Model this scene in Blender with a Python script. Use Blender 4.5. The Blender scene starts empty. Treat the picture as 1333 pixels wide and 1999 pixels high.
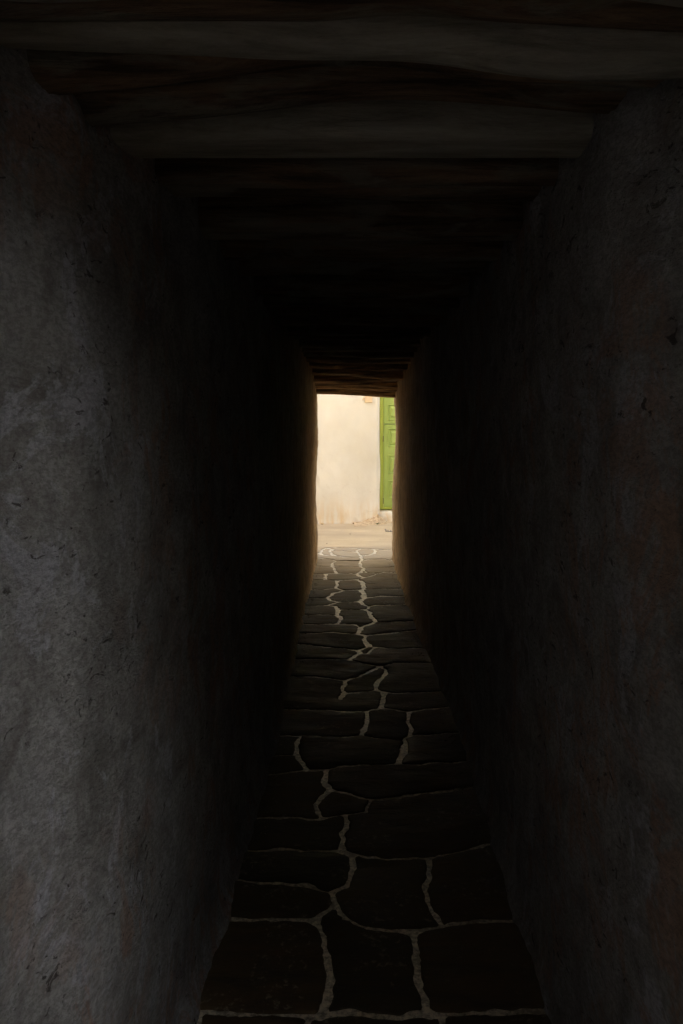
import bpy, bmesh, math, random
import numpy as np
from mathutils import Vector, noise
from mathutils.geometry import delaunay_2d_cdt

random.seed(7)
rng = np.random.default_rng(11)
sc = bpy.context.scene
C = sc.collection
R = math.radians

# ------------------------------------------------------------------ camera
EYE = 1.62
FPX = 1555.0                      # focal length in pixels of the 1333x1999 photograph
cam = bpy.data.cameras.new('camera')
cam.sensor_fit = 'VERTICAL'
cam.sensor_height = 36.0
cam.lens = FPX / 1999.0 * 36.0
cam.shift_x = -(674 - 666.5) / 1999.0
cam.shift_y = -(999.5 - 840) / 1999.0
cam.clip_start = 0.05
cam.clip_end = 2000
co = bpy.data.objects.new('camera', cam)
C.objects.link(co)
co.location = (0, 0, EYE)
co.rotation_euler = (R(90), 0, 0)
sc.camera = co

# ------------------------------------------------------------------ world, sun, exposure
SUN_EL, SUN_AZ = 50.0, 228.0        # azimuth measured from +Y towards +X
w = bpy.data.worlds.new('World')
sc.world = w
w.use_nodes = True
nt = w.node_tree
nt.nodes.clear()
sky = nt.nodes.new('ShaderNodeTexSky')
sky.sky_type = 'NISHITA'
sky.sun_disc = False
sky.sun_elevation = R(SUN_EL)
sky.sun_rotation = R(SUN_AZ)
sky.dust_density = 2.0
bg = nt.nodes.new('ShaderNodeBackground')
bg.inputs['Strength'].default_value = 0.10
wo = nt.nodes.new('ShaderNodeOutputWorld')
nt.links.new(sky.outputs[0], bg.inputs[0])
nt.links.new(bg.outputs[0], wo.inputs[0])
sd = bpy.data.lights.new('sun', 'SUN')
sd.energy = 5.0
sd.angle = R(0.5)
sd.color = (1.0, 0.92, 0.76)
so = bpy.data.objects.new('sun', sd)
C.objects.link(so)
to_sun = Vector((math.sin(R(SUN_AZ)) * math.cos(R(SUN_EL)), math.cos(R(SUN_AZ)) * math.cos(R(SUN_EL)), math.sin(R(SUN_EL))))
so.rotation_euler = to_sun.to_track_quat('Z', 'Y').to_euler()
so.location = (0, 12, 20)

vs = sc.view_settings
vs.view_transform = 'Standard'
vs.look = 'None'
vs.exposure = 2.95
vs.gamma = 1.0
vs.use_curve_mapping = False
cy = sc.cycles
cy.max_bounces = 10
cy.diffuse_bounces = 9
cy.glossy_bounces = 3
cy.caustics_reflective = False
cy.caustics_refractive = False
cy.sample_clamp_indirect = 6.0
cy.use_denoising = True
try:
    cy.denoiser = 'OPENIMAGEDENOISE'
    cy.denoising_input_passes = 'RGB_ALBEDO_NORMAL'
    cy.denoising_prefilter = 'ACCURATE'
except Exception:
    pass
cy.use_adaptive_sampling = False

# ------------------------------------------------------------------ helpers
def tag(o, label=None, cat=None, group=None, kind=None):
    if label: o['label'] = label
    if cat: o['category'] = cat
    if group: o['group'] = group
    if kind: o['kind'] = kind
    return o

def empty(name, loc, label, cat, group=None):
    o = bpy.data.objects.new(name, None)
    o.empty_display_size = 0.2
    C.objects.link(o)
    o.location = loc
    return tag(o, label, cat, group)

def obj(name, verts, faces, mat, parent=None, smooth=False, mats=None, midx=None):
    me = bpy.data.meshes.new(name)
    me.from_pydata([tuple(v) for v in verts], [], [tuple(f) for f in faces])
    if mats:
        for m in mats: me.materials.append(m)
    else:
        me.materials.append(mat)
    if midx is not None:
        me.polygons.foreach_set('material_index', np.asarray(midx, dtype=np.int32))
    if smooth:
        me.polygons.foreach_set('use_smooth', np.ones(len(me.polygons), dtype=bool))
    me.update()
    o = bpy.data.objects.new(name, me)
    C.objects.link(o)
    if parent is not None:
        o.parent = parent
        o.location = -Vector(parent_world(parent))
    return o

def parent_world(p):
    v = Vector(p.location)
    while p.parent is not None:
        p = p.parent
        v = v + Vector(p.location)
    return v

def from_bm(name, bm, mat, parent=None, smooth=False):
    me = bpy.data.meshes.new(name)
    bmesh.ops.recalc_face_normals(bm, faces=bm.faces[:])
    bm.to_mesh(me); bm.free()
    me.materials.append(mat)
    if smooth:
        me.polygons.foreach_set('use_smooth', np.ones(len(me.polygons), dtype=bool))
    o = bpy.data.objects.new(name, me)
    C.objects.link(o)
    if parent is not None:
        o.parent = parent
        o.location = -Vector(parent_world(parent))
    return o

def bm_box(bm, x0, x1, y0, y1, z0, z1, bev=0.0):
    g = bmesh.ops.create_cube(bm, size=1.0)
    vs_ = g['verts']
    for v in vs_:
        v.co = Vector((x0 + (v.co.x + .5) * (x1 - x0), y0 + (v.co.y + .5) * (y1 - y0), z0 + (v.co.z + .5) * (z1 - z0)))
    if bev > 0:
        es = list({e for v in vs_ for e in v.link_edges})
        bmesh.ops.bevel(bm, geom=es, offset=bev, segments=2, affect='EDGES', profile=0.5)

def hash3(ix, iy, iz):
    n = (ix * 374761393 + iy * 668265263 + iz * 2147483647 + 1274126177) & 0xffffffff
    n = ((n ^ (n >> 13)) * 1274126177) & 0xffffffff
    n = n ^ (n >> 16)
    return (n & 0xffff) / 32767.5 - 1.0

def vnoise(x, y, z=0.0):
    x = np.asarray(x, float); y = np.asarray(y, float); z = np.asarray(z, float) + 0 * x
    xi = np.floor(x).astype(np.int64); yi = np.floor(y).astype(np.int64); zi = np.floor(z).astype(np.int64)
    fx = x - xi; fy = y - yi; fz = z - zi
    fx = fx * fx * fx * (fx * (fx * 6 - 15) + 10); fy = fy * fy * fy * (fy * (fy * 6 - 15) + 10); fz = fz * fz * (3 - 2 * fz)
    def h(a, b, c): return hash3(xi + a, yi + b, zi + c)
    def lx(b, c): return h(0, b, c) * (1 - fx) + h(1, b, c) * fx
    def ly(c): return lx(0, c) * (1 - fy) + lx(1, c) * fy
    return ly(0) * (1 - fz) + ly(1) * fz

def fbm(x, y, z=0.0, o=4):
    s = 0; a = 1.0; t = 0
    for i in range(o):
        k = 2.03 ** i
        s = s + a * vnoise(x * k + 17.3 * i, y * k - 9.1 * i, np.asarray(z) * k + 3.7 * i)
        t += a; a *= 0.5
    return s / t

# ------------------------------------------------------------------ materials
class N:
    def __init__(s, name):
        s.m = bpy.data.materials.new(name); s.m.use_nodes = True
        s.t = s.m.node_tree; s.t.nodes.clear()
        s.out = s.t.nodes.new('ShaderNodeOutputMaterial')
        s.b = s.t.nodes.new('ShaderNodeBsdfPrincipled')
        s.b.inputs['Specular IOR Level'].default_value = 0.25
        s.t.links.new(s.b.outputs[0], s.out.inputs[0])
        s.tc = s.t.nodes.new('ShaderNodeTexCoord')
        s.geo = s.t.nodes.new('ShaderNodeNewGeometry')
    def link(s, a, b): s.t.links.new(a, b)
    def node(s, k, **kw):
        n = s.t.nodes.new(k)
        for a, v in kw.items(): setattr(n, a, v)
        return n
    def coords(s, scale=(1, 1, 1), loc=(0, 0, 0)):
        mp = s.node('ShaderNodeMapping')
        s.link(s.geo.outputs['Position'], mp.inputs[0])
        mp.inputs['Scale'].default_value = scale
        mp.inputs['Location'].default_value = loc
        return mp.outputs[0]
    def noise(s, scale, detail=5, rough=0.55, vec=None, dist=0.0):
        n = s.node('ShaderNodeTexNoise')
        n.inputs['Scale'].default_value = scale
        n.inputs['Detail'].default_value = detail
        n.inputs['Roughness'].default_value = rough
        n.inputs['Distortion'].default_value = dist
        s.link(vec if vec is not None else s.coords(), n.inputs['Vector'])
        return n.outputs['Fac']
    def ramp(s, fac, stops):
        r = s.node('ShaderNodeValToRGB')
        e = r.color_ramp.elements
        e[0].position = stops[0][0]; e[0].color = col(stops[0][1])
        e[1].position = stops[1][0]; e[1].color = col(stops[1][1])
        for p, c in stops[2:]:
            k = e.new(p); k.color = col(c)
        s.link(fac, r.inputs[0])
        return r.outputs[0]
    def mix(s, fac, a, b, mode='MIX'):
        n = s.node('ShaderNodeMix', data_type='RGBA', blend_type=mode)
        if isinstance(fac, float): n.inputs[0].default_value = fac
        else: s.link(fac, n.inputs[0])
        for i, v in ((6, a), (7, b)):
            if isinstance(v, tuple): n.inputs[i].default_value = col(v)
            else: s.link(v, n.inputs[i])
        return n.outputs[2]
    def math(s, op, a, b=None, clamp=False):
        n = s.node('ShaderNodeMath', operation=op, use_clamp=clamp)
        for i, v in ((0, a), (1, b)):
            if v is None: continue
            if isinstance(v, (int, float)): n.inputs[i].default_value = v
            else: s.link(v, n.inputs[i])
        return n.outputs[0]
    def mapr(s, v, a, b, c=0.0, d=1.0, smooth=True):
        n = s.node('ShaderNodeMapRange')
        n.interpolation_type = 'SMOOTHSTEP' if smooth else 'LINEAR'
        s.link(v, n.inputs[0])
        for i, q in enumerate((a, b, c, d)): n.inputs[i + 1].default_value = q
        return n.outputs[0]
    def xyz(s):
        n = s.node('ShaderNodeSeparateXYZ'); s.link(s.geo.outputs['Position'], n.inputs[0]); return n.outputs
    def bump(s, h, strength, distance, prev=None):
        n = s.node('ShaderNodeBump')
        n.inputs['Strength'].default_value = strength
        n.inputs['Distance'].default_value = distance
        s.link(h, n.inputs['Height'])
        if prev is not None: s.link(prev, n.inputs['Normal'])
        return n.outputs[0]
    def finish(s, color, rough, normal=None):
        if isinstance(color, tuple): s.b.inputs['Base Color'].default_value = col(color)
        else: s.link(color, s.b.inputs['Base Color'])
        if isinstance(rough, float): s.b.inputs['Roughness'].default_value = rough
        else: s.link(rough, s.b.inputs['Roughness'])
        if normal is not None: s.link(normal, s.b.inputs['Normal'])
        return s.m

def col(c):
    return (c[0], c[1], c[2], 1.0) if len(c) == 3 else c

def mat_old_plaster():
    n = N('weathered_limewash_plaster')
    stretch = n.coords((1, 0.6, 0.75))
    big = n.noise(2.2, 6, 0.6, stretch)
    mid = n.noise(9.0, 9, 0.70, stretch, 0.5)
    fine = n.noise(105.0, 7, 0.80, n.coords((1, 0.5, 1)))
    base = n.ramp(mid, [(0.34, (0.26, 0.245, 0.23)), (0.66, (0.58, 0.57, 0.56)), (0.5, (0.44, 0.425, 0.41))])
    # lilac-white remnants of limewash in short runs
    runs = n.noise(8.0, 9, 0.72, n.coords((1, 0.55, 0.5), (3.1, 1.7, 0.4)), 0.8)
    runf = n.mapr(runs, 0.54, 0.60, 0, 0.75)
    c = n.mix(runf, base, (0.62, 0.62, 0.68))
    # rusty ochre staining, patchy
    och = n.noise(6.5, 9, 0.75, n.coords((1, 1, 0.7), (7.7, 2.2, 5.1)), 0.9)
    ochm = n.noise(1.6, 3, 0.5, n.coords((1, 1, 0.6), (1.7, 5.2, 2.1)))
    ochf = n.math('MULTIPLY', n.mapr(och, 0.48, 0.59, 0, 0.7), n.mapr(ochm, 0.42, 0.56))
    c = n.mix(ochf, c, (0.50, 0.29, 0.19))
    c = n.mix(n.mapr(big, 0.38, 0.7, 0.0, 0.30), c, (0.24, 0.24, 0.245))
    c = n.mix(n.mapr(fine, 0.43, 0.58, 0.0, 0.45), c, (0.15, 0.14, 0.13))
    # pits and chips: chains of small dark holes
    pit = n.noise(46.0, 6, 0.66, n.coords((1, 0.5, 0.9), (1.2, 9.0, 3.3)), 0.8)
    msk = n.noise(4.0, 4, 0.6, n.coords((1, 1, 1), (4.0, 8.0, 1.0)))
    pf = n.math('MULTIPLY', n.mapr(pit, 0.60, 0.645), n.mapr(msk, 0.40, 0.56))
    c = n.mix(n.math('MULTIPLY', pf, 0.8), c, (0.06, 0.05, 0.045))
    # ochre tone rising towards the exit: its warm glow painted into the colour
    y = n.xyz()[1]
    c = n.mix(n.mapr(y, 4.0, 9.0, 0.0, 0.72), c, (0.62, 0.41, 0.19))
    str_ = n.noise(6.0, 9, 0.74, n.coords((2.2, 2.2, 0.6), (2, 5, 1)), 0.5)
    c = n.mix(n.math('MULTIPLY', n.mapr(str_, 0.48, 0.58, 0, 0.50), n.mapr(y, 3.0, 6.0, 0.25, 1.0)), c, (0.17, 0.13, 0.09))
    h = n.math('ADD', n.math('MULTIPLY', mid, 0.8), n.math('MULTIPLY', fine, 0.34))
    h = n.math('ADD', h, n.math('MULTIPLY', runf, 0.07))
    h = n.math('SUBTRACT', h, n.math('MULTIPLY', pf, 0.35))
    nm = n.bump(h, 1.0, 0.030)
    nm = n.bump(n.noise(120.0, 4, 0.75, n.coords((1, 0.55, 1))), 1.0, 0.007, nm)
    n.b.inputs['Specular IOR Level'].default_value = 0.1
    return n.finish(c, 0.95, nm)

def mat_white_plaster():
    n = N('cream_limewash_wall')
    s = n.noise(1.3, 5, 0.55, n.coords((1, 1, 0.7)))
    c = n.ramp(s, [(0.32, (0.67, 0.655, 0.59)), (0.68, (0.79, 0.78, 0.725))])
    z = n.xyz()[2]
    low = n.noise(11.0, 6, 0.62, n.coords((1, 1, 0.10), (0.3, 0.2, 0)), 0.3)
    lf = n.math('MULTIPLY', n.mapr(z, 0.62, -0.05), n.mapr(low, 0.34, 0.66, 0.2, 0.9))
    c = n.mix(lf, c, (0.66, 0.49, 0.27))
    # long smudge and a few soft grey marks
    sm = n.noise(3.2, 6, 0.65, n.coords((1, 1, 1), (2.2, 0, 1.1)), 1.2)
    c = n.mix(n.math('MULTIPLY', n.mapr(sm, 0.55, 0.70), n.mapr(z, 1.6, 0.3, 0, 0.35)), c, (0.50, 0.44, 0.35))
    sp = n.noise(40.0, 4, 0.6)
    c = n.mix(n.math('MULTIPLY', n.mapr(sp, 0.66, 0.74), n.mapr(z, 0.6, 0.0, 0, 0.5)), c, (0.45, 0.33, 0.20))
    h = n.math('ADD', s, n.math('MULTIPLY', n.noise(14, 5, 0.6), 0.25))
    return n.finish(c, 0.9, n.bump(h, 0.6, 0.012))

def mat_slate():
    n = N('dark_schist_flagstone')
    oi = n.node('ShaderNodeObjectInfo')
    v = n.coords((1.0, 1.0, 1.0))
    off = n.node('ShaderNodeVectorMath', operation='ADD')
    sc3 = n.node('ShaderNodeVectorMath', operation='SCALE')
    cmb = n.node('ShaderNodeCombineXYZ')
    for i in range(3): n.link(oi.outputs['Random'], cmb.inputs[i])
    n.link(cmb.outputs[0], sc3.inputs[0]); sc3.inputs['Scale'].default_value = 37.0
    n.link(v, off.inputs[0]); n.link(sc3.outputs[0], off.inputs[1])
    mp = n.node('ShaderNodeMapping'); mp.inputs['Scale'].default_value = (0.55, 1.6, 1)
    n.link(off.outputs[0], mp.inputs[0])
    a = n.noise(7, 8, 0.65, mp.outputs[0], 0.6)
    c = n.ramp(a, [(0.30, (0.026, 0.019, 0.012)), (0.72, (0.105, 0.077, 0.045))])
    tint = n.ramp(oi.outputs['Random'], [(0.0, (0.62, 0.72, 0.70)), (1.0, (1.25, 1.1, 0.9)), (0.35, (1.0, 0.92, 0.80)), (0.7, (0.72, 0.70, 0.66))])
    c = n.mix(1.0, c, tint, 'MULTIPLY')
    sp = n.noise(38, 5, 0.7, off.outputs[0])
    pm = n.noise(4, 4, 0.6, off.outputs[0])
    c = n.mix(n.math('MULTIPLY', n.mapr(sp, 0.54, 0.66), n.mapr(pm, 0.5, 0.62, 0, 0.55)), c, (0.30, 0.27, 0.22))
    # street dust carried in at the open end
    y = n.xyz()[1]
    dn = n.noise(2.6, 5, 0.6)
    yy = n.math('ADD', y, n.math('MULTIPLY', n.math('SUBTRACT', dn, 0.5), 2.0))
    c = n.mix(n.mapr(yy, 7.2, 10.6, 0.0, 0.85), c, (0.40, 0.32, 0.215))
    ly = n.noise(16, 8, 0.7, mp.outputs[0], 1.0)
    nm = n.bump(n.math('ADD', a, n.math('MULTIPLY', ly, 0.5)), 1.0, 0.012)
    nm = n.bump(sp, 0.5, 0.003, nm)
    n.b.inputs['Specular IOR Level'].default_value = 0.20
    return n.finish(c, n.mapr(a, 0.3, 0.7, 0.55, 0.85), nm)

def mat_mortar():
    n = N('limewashed_mortar')
    a = n.noise(55, 5, 0.7)
    c = n.ramp(a, [(0.36, (0.14, 0.11, 0.078)), (0.58, (0.76, 0.66, 0.50))])
    d = n.noise(8, 7, 0.7)
    c = n.mix(n.mapr(d, 0.50, 0.62, 0, 0.7), c, (0.13, 0.10, 0.07))
    n.b.inputs['Specular IOR Level'].default_value = 1.0
    return n.finish(c, 0.42, n.bump(a, 0.8, 0.005))

def mat_street():
    n = N('dusty_concrete_street')
    a = n.noise(1.6, 6, 0.6, n.coords((0.5, 1.2, 1)))
    c = n.ramp(a, [(0.30, (0.36, 0.28, 0.178)), (0.70, (0.52, 0.415, 0.27))])
    s = n.noise(26, 5, 0.65)
    c = n.mix(n.mapr(s, 0.52, 0.70, 0, 0.35), c, (0.22, 0.17, 0.13))
    t = n.noise(0.9, 4, 0.6, n.coords((1, 1, 1), (4, 4, 4)))
    c = n.mix(n.mapr(t, 0.46, 0.62, 0, 0.35), c, (0.34, 0.28, 0.20))
    return n.finish(c, 0.9, n.bump(n.math('ADD', a, n.math('MULTIPLY', s, 0.2)), 0.6, 0.015))

def mat_wood(name='aged_roundwood', c0=(0.045, 0.029, 0.018), c1=(0.23, 0.155, 0.10), grey=0.75):
    n = N(name)
    oi = n.node('ShaderNodeObjectInfo')
    cmb = n.node('ShaderNodeCombineXYZ'); n.link(oi.outputs['Random'], cmb.inputs[0]); n.link(oi.outputs['Random'], cmb.inputs[1])
    sc3 = n.node('ShaderNodeVectorMath', operation='SCALE'); n.link(cmb.outputs[0], sc3.inputs[0]); sc3.inputs['Scale'].default_value = 51.0
    off = n.node('ShaderNodeVectorMath', operation='ADD'); n.link(n.geo.outputs['Position'], off.inputs[0]); n.link(sc3.outputs[0], off.inputs[1])
    mp = n.node('ShaderNodeMapping'); mp.inputs['Scale'].default_value = (0.9, 12, 12); n.link(off.outputs[0], mp.inputs[0])
    g = n.noise(2.2, 8, 0.7, mp.outputs[0], 0.5)
    mp2 = n.node('ShaderNodeMapping'); mp2.inputs['Scale'].default_value = (1.2, 3.5, 3.5); n.link(off.outputs[0], mp2.inputs[0])
    b = n.noise(2.0, 6, 0.65, mp2.outputs[0], 0.9)
    c = n.ramp(g, [(0.38, c0), (0.62, c1)])
    # grey limewash that has stuck to the undersides of some logs
    c = n.mix(n.mapr(b, 0.47, 0.60, 0, grey), c, (0.22, 0.21, 0.175))
    nm = n.bump(n.math('ADD', g, n.math('MULTIPLY', b, 0.4)), 1.0, 0.024)
    return n.finish(c, 0.85, nm)

def mat_smooth_wood():
    n = N('limewashed_planed_wood')
    g = n.noise(2.6, 9, 0.75, n.coords((1.2, 9, 9)), 0.5)
    c = n.ramp(g, [(0.34, (0.16, 0.145, 0.12)), (0.64, (0.36, 0.345, 0.30))])
    return n.finish(c, 0.85, n.bump(g, 1.0, 0.008))

def mat_green(name, c0, c1):
    n = N(name)
    a = n.noise(5, 5, 0.6, n.coords((3, 3, 0.6)))
    c = n.ramp(a, [(0.3, c0), (0.7, c1)])
    f = n.noise(60, 3, 0.6, n.coords((1, 1, 0.12)))
    c = n.mix(n.mapr(f, 0.62, 0.75, 0, 0.25), c, (0.14, 0.18, 0.04))
    return n.finish(c, 0.45, n.bump(f, 0.25, 0.002))

def mat_simple(name, c0, c1, scale, rough=0.85, bs=0.5, bd=0.006):
    n = N(name)
    a = n.noise(scale, 5, 0.6)
    return n.finish(n.ramp(a, [(0.3, c0), (0.7, c1)]), rough, n.bump(a, bs, bd))

M_PL = mat_old_plaster(); M_WH = mat_white_plaster(); M_SL = mat_slate(); M_MO = mat_mortar()
M_ST = mat_street(); M_WD = mat_wood(); M_SW = mat_smooth_wood()
M_WL = mat_wood('exit_lit_roundwood', (0.06, 0.038, 0.022), (0.56, 0.40, 0.24), 0.0)  # paler copy of the log wood, exit light put into its colour
M_GR = mat_green('green_door_paint', (0.33, 0.45, 0.125), (0.39, 0.52, 0.16))
M_GF = mat_green('yellow_green_frame_paint', (0.35, 0.42, 0.07), (0.41, 0.48, 0.10))
M_EARTH = mat_simple('bare_earth', (0.20, 0.15, 0.10), (0.30, 0.23, 0.16), 3)
M_RUB = mat_simple('crumbled_plaster', (0.34, 0.24, 0.14), (0.60, 0.47, 0.30), 22, 0.95, 0.8, 0.01)
M_IRON = mat_simple('dull_iron', (0.10, 0.085, 0.075), (0.17, 0.14, 0.12), 30, 0.6)
M_PEB = mat_simple('pebble_stone', (0.15, 0.12, 0.09), (0.24, 0.20, 0.15), 30)
M_PATCH = mat_simple('ochre_patch', (0.68, 0.52, 0.33), (0.76, 0.62, 0.43), 18)
M_LEAF = mat_simple('weed_leaf', (0.05, 0.10, 0.025), (0.09, 0.15, 0.04), 30, 0.6)
M_OCH = mat_simple('warm_bounce_limewash', (0.76, 0.69, 0.59), (0.83, 0.77, 0.67), 1.5)  # warm tone of the unseen storey, chosen for the light it bounces
M_BW = mat_simple('cool_bounce_limewash', (0.76, 0.81, 0.90), (0.82, 0.87, 0.94), 1.5)  # cool white of the added house that bounces sun into the passage
M_BLOCKER = mat_simple('blocker_plaster', (0.13, 0.14, 0.155), (0.19, 0.205, 0.225), 2.5, 0.95)  # dark tone of the added unseen houses that block light
M_BOARD = mat_simple('dark_ceiling_boards', (0.022, 0.016, 0.011), (0.05, 0.036, 0.024), 9, 0.9)  # very dark brown boards

# ------------------------------------------------------------------ ground
XL, XR = -0.40, 0.60
Y_IN, Y_OUT = 0.80, 10.15            # mouths of the passage (near, far)
GZ = -0.03
g = 400
obj('ground', [(-g, -g, GZ), (g, -g, GZ), (g, g, GZ), (-g, g, GZ)], [(0, 1, 2, 3)], M_EARTH)
tag(bpy.data.objects['ground'], 'bare dry earth under and around the houses', kind='structure')

def grid(xs, ys, fz):
    X, Y = np.meshgrid(xs, ys)
    Z = fz(X, Y)
    v = np.stack([X, Y, Z], -1).reshape(-1, 3)
    nx, ny = len(xs), len(ys)
    i = np.arange((ny - 1) * (nx - 1)); r = i // (nx - 1); c = i % (nx - 1); a = r * nx + c
    return v, np.stack([a, a + 1, a + nx + 1, a + nx], -1)

def sm(a, b, x):
    t = np.clip((x - a) / (b - a), 0, 1)
    return t * t * (3 - 2 * t)

v, f = grid(np.concatenate([np.arange(-9, -1.6, .25), np.arange(-1.6, 2.2, .04), np.arange(2.2, 9.01, .25)]), np.arange(10.5, 14.6, .035),
            lambda X, Y: -0.018 + 0.023 * sm(10.99, 11.08, Y + 0.03 * vnoise(X * 5, Y * 0)) + 0.006 * fbm(X * 1.2, Y * 1.2, 0.3) + 0.0015 * vnoise(X * 14, Y * 14)
                         + 0.03 * sm(12.6, 13.9, Y) * sm(-0.3, 0.9, X))
tag(obj('street', v, f, M_ST, smooth=True), 'dusty beige concrete lane crossing beyond the passage', kind='structure')

# ------------------------------------------------------------------ paving of the passage
def P(px, py):                        # a point traced on the paving, in metres on the ground plane
    d = EYE * FPX / (py - 840.0)
    return ((px - 674.0) / FPX * d, d)
def zA(u, v): return P(600 + u / 6.665, 1040 + v / 6.665)
def zB(u, v): return P(560 + u / 3.9206, 1050 + v / 3.9206)
def zD(u, v): return P(560 + u / 4.443, 1160 + v / 4.443)
L, Rr = 'L', 'R'
J = []                                # joints: (points, half width)
def jn(conv, pts, hw=0.014):
    q = []
    for p in pts:
        if isinstance(p, tuple) and p[0] in (L, Rr):
            yy = conv(300, p[1])[1]
            q.append((-0.66 if p[0] == L else 0.70, yy))
        else:
            q.append(conv(*p))
    J.append((q, hw))
pp = P
# far end, from the first zoom of the exit
jn(zA, [(160, 262), (200, 225), (250, 200), (450, 196), (650, 207), (850, 215), (1000, 222), (1250, 228)], .022)
jn(zA, [(250, 200), (330, 222), (300, 245), (310, 280), (350, 300), (480, 318), (690, 330)], .026)
jn(zA, [(160, 262), (190, 288), (330, 302)], .024)
jn(zA, [(330, 238), (450, 236), (600, 250), (650, 262), (690, 300)], .014)
jn(zA, [(650, 262), (640, 235), (690, 212)], .018)
jn(zA, [(850, 215), (885, 235), (870, 272), (800, 292), (690, 300)], .022)
jn(zA, [(690, 300), (700, 330), (715, 350), (685, 385), (685, 430), (735, 475), (690, 515), (645, 545), (680, 570), (735, 588)], .022)
jn(zA, [(320, 400), (370, 370), (500, 368), (680, 372)], .014)
jn(zA, [(715, 372), (790, 350), (1000, 345), (1090, 370), (1250, 372)], .012)
jn(zA, [(1090, 370), (1110, 345), (1130, 320)], .012)
jn(zA, [(160, 330), (330, 355), (370, 370)], .008)
jn(zA, [(320, 400), (325, 440), (360, 490), (375, 530)], .020)
jn(zA, [(325, 440), (480, 440), (690, 448)], .014)
jn(zA, [(L, 440), (325, 440)], .007)
jn(zA, [(L, 545), (240, 538), (375, 530), (570, 533), (645, 545)], .014)
jn(zA, [(240, 538), (245, 580), (235, 612)], .022)
jn(zA, [(735, 588), (690, 605), (640, 612), (500, 618), (385, 630), (270, 615), (100, 622), (L, 632)], .014)
jn(zA, [(735, 475), (760, 520), (860, 525), (910, 533)], .012)
jn(zA, [(735, 588), (820, 570), (910, 533), (1010, 515), (1150, 525), (Rr, 545)], .014)
jn(zA, [(735, 460), (900, 455), (Rr, 445)], .006)
jn(zA, [(385, 630), (390, 670), (380, 720)], .022)
jn(zA, [(640, 612), (690, 630), (725, 680), (740, 735), (700, 745), (740, 815), (745, 845), (690, 900)], .026)
jn(zA, [(L, 750), (200, 740), (380, 722), (430, 745), (470, 757), (600, 748), (700, 740)], .012)
jn(zA, [(740, 738), (800, 738), (Rr, 728)], .010)
jn(zA, [(740, 670), (850, 662), (Rr, 650)], .006)
jn(zA, [(470, 757), (360, 785), (250, 850), (300, 880), (420, 905), (550, 908), (690, 900)], .018)
jn(zA, [(745, 850), (850, 840), (1000, 828), (Rr, 825)], .014)
jn(zA, [(L, 858), (245, 850)], .007)
# middle stretch
jn(zD, [(640, 70), (660, 90), (710, 110), (705, 130), (670, 135)], .024)
jn(zD, [(450, 70), (350, 98)], .016)
jn(zD, [(350, 98), (420, 108), (445, 130), (440, 160), (440, 182), (470, 215), (455, 240), (430, 257)], .022)
jn(zD, [(L, 102), (350, 98)], .008)
jn(zD, [(455, 140), (560, 135), (670, 135)], .012)
jn(zD, [(L, 180), (280, 178), (440, 183)], .010)
jn(zD, [(710, 108), (780, 98), (900, 95), (Rr, 85)], .011)
jn(zD, [(670, 135), (715, 160), (740, 205), (765, 238), (700, 265), (650, 290)], .024)
jn(zD, [(765, 240), (860, 242), (1000, 242), (Rr, 232)], .012)
jn(zD, [(L, 280), (220, 262), (380, 258), (500, 258), (590, 265), (650, 290)], .014)
jn(zD, [(650, 290), (615, 320), (605, 345), (680, 365), (670, 390), (690, 420), (710, 455)], .024)
jn(zD, [(L, 350), (250, 340), (400, 332), (500, 342), (605, 345)], .014)
jn(zD, [(680, 365), (780, 352), (880, 345), (1000, 325), (Rr, 305)], .014)
jn(zD, [(L, 420), (200, 442), (350, 460), (480, 470), (620, 495)], .014)
jn(zD, [(620, 495), (710, 458), (770, 462)], .016)
jn(zD, [(620, 495), (620, 520), (580, 555), (540, 575)], .024)
jn(zD, [(620, 520), (700, 520), (770, 462), (870, 470), (1000, 472), (Rr, 462)], .013)
jn(zD, [(L, 568), (300, 565), (450, 570), (540, 575), (680, 605), (800, 632), (860, 660)], .014)
jn(zD, [(800, 632), (870, 620), (940, 602), (1050, 598), (Rr, 600)], .014)
jn(zD, [(L, 718), (200, 720), (350, 730), (470, 745), (500, 750)], .015)
jn(zD, [(500, 750), (560, 735), (650, 712), (710, 672), (800, 632)], .020)
jn(zD, [(500, 750), (500, 800), (485, 860), (465, 890), (460, 915)], .026)
jn(zD, [(860, 660), (855, 690), (820, 735), (780, 790), (790, 830)], .026)
jn(zD, [(470, 860), (620, 856), (790, 832), (850, 855), (950, 860), (Rr, 845)], .014)
jn(pp, [(752, 1354), (746, 1370), (745, 1382)], .024)
# nearer stretch, in photograph pixels
jn(pp, [(L, 1383), (617, 1386), (672, 1389), (714, 1390), (746, 1383), (800, 1390), (882, 1379), (Rr, 1376)], .015)
jn(pp, [(716, 1390), (716, 1410), (708, 1436)], .024)
jn(pp, [(800, 1390), (795, 1409), (804, 1434)], .020)
jn(pp, [(L, 1438), (546, 1437), (638, 1438), (672, 1440), (708, 1436), (739, 1442), (781, 1447), (804, 1436), (850, 1434), (Rr, 1431)], .015)
jn(pp, [(584, 1440), (582, 1451), (575, 1472), (590, 1490), (594, 1505)], .022)
jn(pp, [(787, 1446), (787, 1472), (779, 1491)], .026)
jn(pp, [(L, 1512), (517, 1512), (594, 1505), (634, 1503), (664, 1497), (714, 1495), (779, 1492), (819, 1493), (Rr, 1484)], .015)
jn(pp, [(L, 1478), (540, 1476), (575, 1474)], .010)
jn(pp, [(638, 1504), (636, 1526), (643, 1545)], .022)
jn(pp, [(643, 1545), (626, 1556), (613, 1571), (618, 1586), (628, 1598)], .022)
jn(pp, [(643, 1545), (680, 1552), (720, 1564), (777, 1558), (840, 1547), (Rr, 1533)], .016)
jn(pp, [(720, 1564), (710, 1586), (672, 1594), (634, 1598)], .013)
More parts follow.
